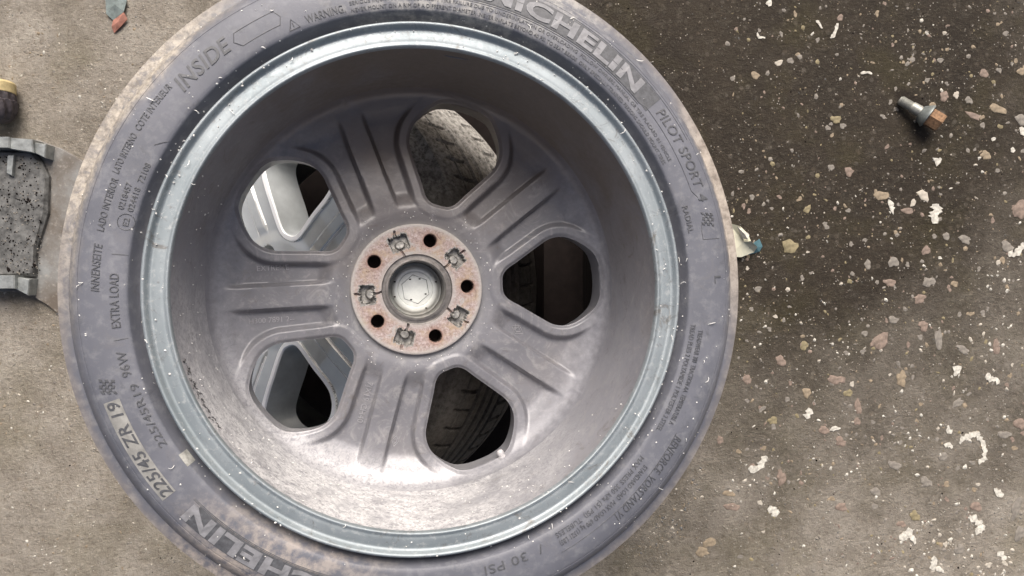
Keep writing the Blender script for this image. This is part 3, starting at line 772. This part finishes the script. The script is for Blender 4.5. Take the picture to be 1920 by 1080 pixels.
def wheel_z(r):
    if r < .2345: return None
    if r < .2531: return -.0045
    if r < .2590: return -.0003
    return side_z(r)
P = []
for i in range(430):
    a = rad(random.choice([random.gauss(142, 16), random.gauss(215, 30), random.uniform(0, 360), random.gauss(330, 30), random.gauss(60, 25)]))
    r = random.choice([random.gauss(.2580, .0025), random.uniform(.2355, .252), random.uniform(.262, .272), random.uniform(.26, .322), random.uniform(.296, .325)])
    z = wheel_z(min(max(r, .2356), .326)); r = min(max(r, .2356), .326); p = (r * math.cos(a), r * math.sin(a), z)
    big = random.random()
    P.append(curl(p, random.uniform(.003, .009), i, random.uniform(.00025, .0005)) if big < .15 else crumb(p, random.uniform(.0005, .0015), i, .9))
v, f = join(P); mesh_obj('swarf', v, f, SWARF, kind='stuff', label='fine pale curls of swarf and crumbs sprinkled over the wheel').matrix_world = Matrix.Translation(wheel.location) @ Matrix.Rotation(A1, 4, 'Y')
P = []
for i in range(260):   # crumbs caught low in the barrel and on the spokes
    a = rad(random.choice([random.uniform(195, 300), random.uniform(150, 330)])); q = random.random()
    if q < .55:
        t = random.uniform(.012, .12); r = .2343 - (t - .01) * .05 - .0006; P.append(crumb((r * math.cos(a), r * math.sin(a), -t), random.uniform(.0005, .0012), i, .9))
    else:
        r = random.uniform(.08, .10); a = rad(random.uniform(0, 360)); P.append(crumb((r * math.cos(a), r * math.sin(a), -.1553), random.uniform(.0005, .0012), i, .7))
v, f = join(P); mesh_obj('crumbs', v, f, SWARF, kind='stuff', label='white crumbs stuck inside the barrel and round the hub').matrix_world = Matrix.Translation(wheel.location) @ Matrix.Rotation(A1, 4, 'Y')

# ================================================================== things lying on the floor
def irregular(name, cx, cy, sx, sy, ang, h, mat, seed, rough=.25, n=14, z0=0.0, parent=None, dome=.6, **k):
    """an irregular lump or flake lying flat: noisy outline, a domed faceted top"""
    r = random.Random(seed); ph = [r.uniform(0, 6.28) for _ in range(4)]; ca, sa = math.cos(ang), math.sin(ang); V = []; F = []; jit = [r.uniform(-.14, .14) for _ in range(n)]
    for lvl, (q, z) in enumerate(((1.0, 0), (.97, h * .55), (.72, h * .92), (.35, h * (1 + .1 * dome)))):
        for i in range(n):
            t = 2 * math.pi * i / n
            o = 1 + rough * (.6 * math.sin(2 * t + ph[0]) + .55 * math.sin(3 * t + ph[1]) + .45 * math.sin(5 * t + ph[2])) + jit[i]
            x, y = sx * q * o * math.cos(t), sy * q * o * math.sin(t)
            V.append((x * ca - y * sa, x * sa + y * ca, z + r.uniform(-.08, .08) * h * (lvl > 0)))
    for l in range(3):
        for i in range(n): F.append((l * n + i, l * n + (i + 1) % n, (l + 1) * n + (i + 1) % n, (l + 1) * n + i))
    F.append(tuple(range(3 * n, 4 * n)))
    o = mesh_obj(name, V, F, mat, parent=parent, **k); o.location = (cx, cy, z0); return o

PX = (H / 1440)      # one pixel of the photograph on the floor, in metres
# pebbles set in the concrete: pieces of the ground
peb = [(1416, 141, 9, 6, .8, 0), (1567, 224, 9, 8, .3, 3), (1580, 236, 6, 5, .3, 2), (1592, 322, 8, 9, 1.2, 1), (1558, 314, 6, 6, 0, 2), (1770, 181, 9, 9, .6, 1), (1793, 178, 6, 6, 0, 4),
       (1870, 204, 16, 9, .3, 0), (1818, 254, 0, 0, 0, 0), (1845, 138, 9, 8, .3, 1), (1848, 291, 10, 8, .2, 0), (1816, 188, 7, 7, 0, 2), (1914, 225, 11, 10, .4, 2), (1915, 134, 8, 8, 0, 0), (1825, 217, 14, 6, .5, 1),
       (1652, 367, 15, 8, .15, 0), (1731, 366, 12, 9, .7, 4), (1701, 395, 11, 6, -.1, 1), (1482, 462, 13, 15, 1.0, 3), (1736, 470, 11, 7, -.9, 1), (1741, 529, 10, 11, .9, 2), (1668, 530, 11, 8, .4, 1), (1725, 560, 12, 8, -.1, 1),
       (1649, 640, 20, 13, -.5, 1), (1760, 636, 8, 18, 0, 2), (1731, 611, 8, 11, .1, 1), (1508, 648, 8, 8, .3, 3), (1690, 710, 10, 14, .2, 0), (1567, 712, 17, 9, .1, 1), (1912, 393, 14, 17, .5, 1), (1464, 677, 10, 9, .2, 1), (1401, 711, 6, 9, 0, 1),
       (1675, 492, 9, 11, .5, 2), (1627, 496, 6, 9, .1, 2), (1774, 443, 7, 7, .3, 2), (1809, 449, 12, 7, .3, 2), (1888, 462, 11, 10, .6, 2), (1712, 380, 5, 7, .5, 4), (1514, 392, 6, 8, .8, 3), (1868, 650, 6, 18, 0, 1), (1805, 655, 12, 7, .4, 2), (1675, 600, 8, 8, 0, 2),
       (1512, 736, 9, 9, .1, 0), (1590, 737, 8, 7, .1, 3), (1609, 762, 6, 17, 0, 1), (1607, 790, 6, 8, 0, 1), (1449, 788, 9, 7, .3, 3), (1545, 806, 9, 9, 0, 1), (1465, 896, 9, 14, .1, 1), (1578, 951, 10, 9, .5, 1), (1715, 967, 10, 9, .4, 3), (1830, 950, 10, 9, .3, 1),
       (1795, 756, 7, 12, .7, 2), (1905, 953, 8, 22, .35, 2), (1912, 1000, 10, 14, .3, 2), (1883, 815, 12, 7, .1, 2), (1768, 856, 8, 8, 0, 2), (1798, 1030, 9, 9, 0, 2), (1737, 904, 13, 8, .3, 2), (1677, 872, 11, 8, .3, 2), (1690, 983, 9, 6, .2, 1), (1642, 922, 10, 8, .2, 2),
       (1530, 805, 0, 0, 0, 0), (1576, 828, 10, 9, .4, 1), (1912, 795, 12, 10, 0, 1), (1552, 240, 5, 5, 0, 2), (1460, 118, 5, 8, .9, 4), (1590, 395, 5, 4, 0, 2), (1547, 420, 5, 4, 0, 2), (1410, 370, 5, 5, 0, 2),
       (1316, 1035, 13, 9, .2, 0), (1372, 950, 14, 8, .1, 1), (1320, 932, 0, 0, 0, 0), (1366, 925, 11, 6, .1, 0), (1330, 1018, 14, 8, -.2, 0), (1400, 712, 8, 8, 0, 1), (1350, 825, 6, 8, .6, 1)]
for i, (x, y, a, b, r_, m_) in enumerate(peb):
    if a == 0: continue
    gx, gy = G(x, y); irregular('pebble', gx, gy, a * PX, b * PX, -r_, min(a, b) * PX * .16, STONES[m_], i, .22, parent=ground)
for i in range(170):   # the lesser pebbles showing in the face of the concrete
    x = random.uniform(1380, 1935) if random.random() < .8 else random.uniform(-10, 330); y = random.uniform(-10, 1090)
    if x < 400 and 150 < y < 720: continue
    gx, gy = G(x, y); q = random.uniform(3, 6.5) if x > 1000 else random.uniform(1.6, 3.2)
    irregular('pebble', gx, gy, q * PX, q * random.uniform(.6, 1) * PX, random.uniform(0, 3), q * .12 * PX, STONES[random.choice([0, 1, 2, 2, 2, 4, 2])], 100 + i, .3, 9, parent=ground)

# larger flakes of white paint: each one a thing
def flake_chain(pts, wd, seed, label, hole=False):
    """a ragged flake following a line of pixels"""
    r = random.Random(seed); Q = [np.array(G(x, y)) for x, y in pts]; path = []
    for p, q in zip(Q[:-1], Q[1:]):
        k = max(2, int(np.linalg.norm(q - p) / (3.0 * PX))); path += [p + (q - p) * t for t in np.linspace(0, 1, k, endpoint=False)]
    path.append(Q[-1]); n_ = len(path); Lf = []; Rt = []
    for i, p in enumerate(path):
        d = path[min(i + 1, n_ - 1)] - path[max(i - 1, 0)]; d = d / (np.linalg.norm(d) + 1e-9); nn = np.array([-d[1], d[0]])
        e = .45 + .55 * min(1, min(i, n_ - 1 - i) / 2.0)
        Lf.append(p + nn * wd * PX * e * r.uniform(.35, 1.45) + d * PX * r.uniform(-1, 1)); Rt.append(p - nn * wd * PX * e * r.uniform(.35, 1.45) + d * PX * r.uniform(-1, 1))
    c = sum(path) / n_; V = []; F = []
    hz = [r.uniform(.0007, .0013) for _ in range(n_)]
    for i in range(n_):
        for q, z in ((Lf[i], 0), (Lf[i], hz[i]), ((Lf[i] + Rt[i]) / 2, hz[i] * 1.1), (Rt[i], hz[i]), (Rt[i], 0)): V.append((q[0] - c[0], q[1] - c[1], z))
    for i in range(n_ - 1):
        for k in range(4): F.append((i * 5 + k, (i + 1) * 5 + k, (i + 1) * 5 + k + 1, i * 5 + k + 1))
    F.append((0, 1, 2, 3, 4)); e = (n_ - 1) * 5; F.append((e + 4, e + 3, e + 2, e + 1, e))
    o = mesh_obj('paint_flake', V, F, CHIP, label=label, cat='paint flake', group='white flakes of paint on the floor'); o.location = (c[0], c[1], .0004)
fl = [([(1799, 831), (1806, 823), (1822, 814), (1832, 814), (1841, 830), (1847, 843), (1845, 858), (1835, 870)], 5, 'longest white flake, curled like a hook near the right edge of the picture'),
      ([(1757, 382), (1753, 400), (1751, 410), (1745, 410)], 9, 'chunky white flake above the middle of the right side, with an upright arm'),
      ([(1890, 476), (1900, 478), (1912, 470), (1918, 455)], 6, 'ragged white flake cut by the right edge, level with the hub'),
      ([(1788, 705), (1798, 694), (1800, 688), (1790, 690), (1795, 700)], 4, 'open looped white flake below the reddish pebble, left of the pair'),
      ([(1849, 702), (1858, 710), (1868, 712), (1870, 720)], 6, 'open white flake right of the looped one'),
      ([(1402, 878), (1412, 880), (1424, 874), (1432, 860), (1438, 855)], 6.5, 'comma shaped white flake just right of the tyre low down'),
      ([(1440, 952), (1448, 957), (1454, 965), (1450, 950)], 8, 'stout white flake beneath the comma shaped one'),
      ([(1686, 1012), (1697, 1003), (1702, 994), (1708, 1004), (1716, 1018)], 6, 'spiky white flake near the bottom beside a yellow pebble'),
      ([(1817, 968), (1830, 975), (1838, 988), (1832, 1000), (1843, 984)], 7, 'large knotted white flake near the lower right corner'),
      ([(1753, 1043), (1748, 1062), (1758, 1066), (1768, 1072)], 5, 'L shaped white flake at the bottom edge'),
      ([(1870, 1035), (1878, 1042), (1886, 1048)], 7, 'oval white flake with a grey pebble beside it, low right'),
      ([(1866, 915), (1868, 922), (1877, 928), (1881, 930)], 6, 'double white flake above the low right corner'),
      ([(1771, 836), (1779, 832), (1785, 840)], 6, 'small white flake at the open end of the hook shaped one'),
      ([(1777, 798), (1780, 808), (1785, 808)], 5, 'small white flake above the hook shaped one'),
      ([(1676, 388), (1672, 396), (1666, 374)], 6, 'white flake touching the orange brown pebble'),
      ([(1758, 300), (1752, 298), (1756, 306), (1763, 297)], 5, 'white flake straight below the loose bolt'),
      ([(1511, 1), (1513, 0), (1440, 5)][:0] or [(1436, 8), (1441, 4), (1443, 12)], 6, 'white flake at the top edge right of the tyre'),
      ([(1531, 38), (1536, 46), (1540, 54)], 3.5, 'slim white flake near the top, left of the squiggle'),
      ([(1556, 72), (1563, 66), (1567, 58), (1570, 44)], 3, 'thin white squiggle near the top of the right side'),
      ([(1419, 62), (1423, 70), (1434, 71)], 3, 'thin angled white flake near the top of the tyre'),
      ([(1614, 138), (1624, 136), (1634, 138)], 3, 'thin straight white flake left of the loose bolt'),
      ([(1762, 480), (1760, 486)], 6, 'squarish white flake in the middle of the right side'),
      ([(1914, 238), (1918, 246), (1916, 254)], 6, 'white flake cut by the right edge near the bolt'),
      ([(1861, 258), (1864, 264)], 7, 'round white flake between the bolt and the right edge'),
      ([(1896, 278), (1902, 284)], 6, 'white flake above the crumbly patch at the right'),
      ([(1510, 0 + 772), (1520, 770), (1516, 779), (1505, 777)], 5, 'white flake beside the black and teal crumb'),
      ([(1555, 807), (1566, 802), (1575, 803)], 3.5, 'thin arched white flake above the pink pebble')]
for i, (p, wd, lb) in enumerate(fl): flake_chain(p, wd, 50 + i, lb)

# fine grit and chips nobody could count
def scatter(name, N, xr, yr, smin, smax, mats, label, seed, dens=None, h=.35, clump=0):
    r = random.Random(seed); P = []; mi = []; cl = [(r.uniform(*xr), r.uniform(*yr)) for _ in range(40)]
    while len(mi) < N * 8:
        if clump and r.random() < clump: c = r.choice(cl); x, y = r.gauss(c[0], 22), r.gauss(c[1], 22)
        else: x, y = r.uniform(*xr), r.uniform(*yr)
        if dens and r.random() > dens(x, y): mi += []; continue
        gx, gy = G(x, y); s = smin + (smax - smin) * r.random() ** 3; s *= PX; k = r.randint(5, 7); a0 = r.uniform(0, 6); el = r.uniform(.4, 1); ea = r.uniform(0, 3)
        V = []
        for j in range(k):
            a = a0 + j * 6.2832 / k; q = s * r.uniform(.55, 1.15); u, w_ = q * math.cos(a), q * math.sin(a) * el
            V.append((gx + u * math.cos(ea) - w_ * math.sin(ea), gy + u * math.sin(ea) + w_ * math.cos(ea), .0002))
        V.append((gx, gy, s * h * r.uniform(.6, 1.3) + .0004)); P.append((V, [(j, (j + 1) % k, k) for j in range(k)])); m_ = r.randrange(len(mats)); mi += [m_] * 8
    v, f = join(P); out = []; c = 0
    for j, (vv, ff) in enumerate(P): out += [mi[j * 8]] * len(ff)
    return mesh_obj(name, v, f, mats, mi=out, kind='stuff', label=label)
scatter('white_grit', 1250, (1370, 1960), (-30, 1110), .8, 5.5, [CHIP, CHIP, STONES[4], STONES[2]], 'small white chips and grit scattered on the floor right of the tyre', 3, lambda x, y: .16 + .84 * max(0, min(1, (y - 250) / 550)), clump=.45)
scatter('pale_grit', 2600, (-40, 520), (-30, 1110), .7, 4.2, [CHIP, STONES[4], STONES[0], STONES[2]], 'fine pale grit speckling the floor left of the tyre', 4, lambda x, y: .5 if y < 300 else 1, clump=.5)
scatter('muted_gravel', 1500, (1370, 1960), (-30, 1110), 1.2, 6.0, [STONES[0], STONES[2], STONES[1], STONES[2], STONES[3]], 'small muted brown and grey gravel set in the floor right of the tyre', 9, h=.14, clump=.3)
scatter('dark_grit', 1400, (-40, 1960), (-30, 1110), .6, 2.6, [DIRT, DARK], 'dark crumbs on the concrete', 5, clump=.5)
scatter('tyre_edge_debris', 260, (1180, 1320), (860, 1040), .8, 4.2, [STONES[0], STONES[2], DIRT, STONES[4]], 'crumbly debris on the floor beside the lower right of the tyre', 6, lambda x, y: 1 if abs((x - 771) ** 2 + (y - 545) ** 2 - 655 ** 2) < 26000 else .05)

# loose wheel bolt ------------------------------------------------
bx_, by_ = G(1681, 189)
bolt = empty('wheel_bolt', (bx_, by_, .0105), (0, 0, 0), label='rusty loose wheel bolt with a zinc grey shank lying on the damp floor', cat='bolt')
ax = Vector((.80, -.60, 0)).normalized(); tl = rad(14)
bolt.scale = (1.0, 1.0, 1.0)
axv = Vector((ax.x * math.cos(tl), ax.y * math.cos(tl), math.sin(tl)))
bolt.rotation_euler = axv.to_track_quat('Z', 'X').to_euler()
thr = [(1e-4, 0), (.0062, .0002), (.0078, .003)]
for i in range(9): z = .004 + i * .0024; thr += [(.0092, z), (.0082, z + .0012)]
thr += [(.0094, .0262), (.0100, .0300), (.0102, .0440)]
v, f = lathe(thr, 40); mesh_obj('shank', v, f, ZINC, bolt, smooth=True, sharp=40)
v, f = lathe([(.0102, .0440), (.0125, .0450), (.0205, .0560), (.0222, .0580), (.0224, .0600), (.0205, .0612), (.0165, .0615)], 48); mesh_obj('collar', v, f, GREYSTEEL, bolt, smooth=True, sharp=35)
V = []; F = []
ringz = [(.0175, .0612), (.0182, .0630), (.0180, .0850), (.0168, .0872)]
for r_, z in ringz:
    for k in range(6): V.append((r_ * math.cos(k * math.pi / 3 + .3), r_ * math.sin(k * math.pi / 3 + .3), z))
for z, r_ in ((.0874, .0115), (.0760, .0100)):
    for k in range(6): V.append((r_ * math.cos(k * math.pi / 3 + .3), r_ * math.sin(k * math.pi / 3 + .3), z))
for l in range(5):
    for k in range(6): F.append((l * 6 + k, l * 6 + (k + 1) % 6, (l + 1) * 6 + (k + 1) % 6, (l + 1) * 6 + k))
F.append(tuple(range(30, 36))); mesh_obj('hex_head', V, F, RUST, bolt)
p = bolt.location + axv * .058; irregular('pebble', p.x, p.y, .010, .008, .3, .006, STONES[2], 900, .2, parent=ground)

# cream paper scrap and teal plastic ------------------------------
def sheet(name, pts, mat, th=.0012, **k):
    P3 = [Vector((*G(x, y, z), z)) for x, y, z in pts]; n_ = len(P3); V = [tuple(p) for p in P3] + [(p.x, p.y, p.z - th) for p in P3]
    c = sum(P3, Vector()) / n_; c.z += .004; V += [tuple(c), (c.x, c.y, c.z - th)]
    F = [(i, (i + 1) % n_, 2 * n_) for i in range(n_)] + [((i + 1) % n_ + n_, i + n_, 2 * n_ + 1) for i in range(n_)] + [(i + n_, (i + 1) % n_ + n_, (i + 1) % n_, i) for i in range(n_)]
    return mesh_obj(name, V, F, mat, **k)
e = empty('paper_scrap', (0, 0, 0), label='folded cream paper scrap with a teal corner poking out beside the tyre', cat='paper')
e.location = (*G(1395, 460), 0)
def kid(o): o.parent = e; o.location = (-e.location.x, -e.location.y, 0); return o
kid(sheet('folded_paper', [(1366, 418, .012), (1388, 424, .030), (1402, 438, .022), (1408, 452, .034), (1420, 463, .024), (1414, 473, .010), (1390, 482, .012), (1362, 482, .004)], PAPER))
kid(sheet('paper_flap', [(1382, 424, .033), (1405, 440, .034), (1403, 449, .040), (1392, 447, .030)], CHIP))
kid(sheet('teal_corner', [(1410, 457, .022), (1424, 448, .012), (1430, 462, .004), (1424, 472, .003), (1404, 478, .004), (1402, 470, .012)], TEAL))
# blue and red litter, top left
e2 = empty('litter_scrap', (*G(218, 30), 0), label='crushed scrap of blue and red wrapper at the top left', cat='litter')
for nm, pts, mat in (('blue_piece', [(197, -14, .004), (222, -16, .008), (238, 0, .006), (232, 22, .009), (212, 38, .004), (199, 26, .007)], plain('faded_blue', (.15, .18, .175), .8, 0, .35, 100, .6)),
                     ('red_piece', [(212, 38, .005), (232, 23, .010), (239, 36, .006), (226, 50, .006), (214, 62, .003), (209, 50, .006)], plain('faded_red', (.33, .15, .11), .7, 0, .3, 100, .6))):
    o = sheet(nm, pts, mat); o.parent = e2; o.location = (-e2.location.x, -e2.location.y, 0)

# left edge: floor plate, steel bracket, ribbed plug ---------------
def slab(name, pts, z0, z1, mat, bev=.002, **k):
    """a polygon of pixels (at its top height) extruded between two heights, with a chamfered rim"""
    P = [Vector(G(x, y, z1)) for x, y in pts]; n_ = len(P); c = sum(P, Vector((0, 0))) / n_; V = []
    ins = [p + (c - p).normalized() * bev for p in P]
    for ring, z in ((P, z0), (P, z1 - bev), (ins, z1)): V += [(p.x, p.y, z) for p in ring]
    F = [tuple(range(2 * n_, 3 * n_))]
    for l in range(2):
        for i in range(n_): F.append((l * n_ + i, l * n_ + (i + 1) % n_, (l + 1) * n_ + (i + 1) % n_, (l + 1) * n_ + i))
    A = sum(P[i].x * P[(i + 1) % n_].y - P[(i + 1) % n_].x * P[i].y for i in range(n_))
    if A < 0: F = [q[::-1] for q in F]
    return mesh_obj(name, V, F, mat, **k)
def mat_plate():
    m = M('grimy_grey_plate', .7); n = m.noise(9, 5, .65); n2 = m.noise(110, 5, .7)
    c = m.ramp(n, [(.35, (.105, .085, .067)), (.5, (.17, .16, .148)), (.62, (.235, .24, .237))])
    c = m.mix(m.ramp(n2, [(.55, 0), (.7, .5)]), c, (.38, .35, .31)); m.col(c); m.bump(n2, .5, .0012); return m.m
PLATE = mat_plate()
slab('floor_plate', [(-60, 250), (72, 262), (88, 268), (112, 277), (136, 290), (162, 306), (200, 330), (215, 420), (205, 560), (170, 640), (128, 612), (112, 592), (90, 574), (66, 560), (40, 548), (-60, 545)], 0, .008, PLATE,
     label='grimy thin grey plate on the floor sticking out from under the tyre, left', cat='plate')
br = empty('steel_bracket', (*G(30, 400), .008), label='oily grey steel bracket with stepped flanges at the left edge', cat='bracket')
def bslab(nm, pts, z0, z1, mat, bev=.002):
    o = slab(nm, pts, z0, z1, mat, bev); o.parent = br; o.location = (-br.location.x, -br.location.y, -.008); return o
WORN = plain('worn_edge_steel', (.30, .315, .31), .45, .5, .35, 70, .5)
bslab('base', [(-60, 280), (58, 282), (74, 300), (88, 330), (86, 400), (64, 470), (62, 518), (-60, 520)], .008, .022, DIRT, .006)
bslab('flange', [(-60, 256), (17, 256), (17, 277), (-60, 277)], .008, .048, WORN)
bslab('flange', [(18, 258), (60, 261), (62, 286), (18, 279)], .008, .044, WORN)
bslab('flange', [(61, 266), (86, 270), (84, 296), (62, 286)], .008, .036, WORN)
bslab('flange', [(-60, 516), (27, 516), (27, 541), (-60, 542)], .008, .044, WORN)
bslab('flange', [(28, 519), (56, 523), (52, 554), (28, 542)], .008, .034, WORN)
bslab('rib', [(14, 290), (26, 290), (22, 330), (12, 326)], .020, .030, WORN)
for i in range(70):
    x, y = random.uniform(-20, 80), random.uniform(295, 510); gx, gy = G(x, y, .022); q = random.uniform(1.5, 4.5) * PX
    if i < 12: o = irregular('grease_lump', gx - br.location.x, gy - br.location.y, q * 1.6, q, random.uniform(0, 3), q * .7, DARK if i % 2 else DIRT, 700 + i, .3, 9, .0125, parent=br)
P = []
for i in range(420):
    x, y = random.uniform(-20, 78), random.uniform(292, 514); gx, gy = G(x, y, .022); P.append(crumb((gx, gy, .0222), random.uniform(.0007, .0028), i, .9))
v, f = join(P); mi = []
for i in range(420): mi += [random.choice([0, 0, 0, 0, 1, 1, 2])] * 5
o = mesh_obj('oily_crumbs', v, f, [DARK, STONES[2], STONES[2]], br, mi=mi, kind='stuff'); o.location = (-br.location.x, -br.location.y, -.008)
gx, gy = G(-6, 232, .03)
pl = empty('ribbed_plug', (gx, gy, .034), (rad(-90), 0, 0), label='dark ribbed rubber plug with a cream yellow end at the left edge', cat='plug')
def knurl(th, k, r, z):
    if 2 <= k <= 9: r = r * (1 + .05 * np.sign(np.sin(th * 14 + k * .9)))
    return r, z
v, f = lathe([(1e-4, .0), (.014, .001), (.024, .006), (.030, .014), (.034, .024), (.0352, .034), (.0355, .040), (.0345, .042), (.033, .043), (.033, .050), (.0325, .056)], 84, knurl)
mesh_obj('plug_body', v, f, plain('dark_ribbed_rubber', (.06, .05, .055), .6, 0, .4, 150, .6), pl, smooth=True, sharp=35)
v, f = lathe([(.0325, .056), (.0335, .057), (.0335, .074), (.030, .078), (1e-4, .079)], 48)
mesh_obj('yellow_end', v, f, plain('cream_yellow_wood', (.52, .42, .22), .8, 0, .25, 90, .5), pl, smooth=True, sharp=35)
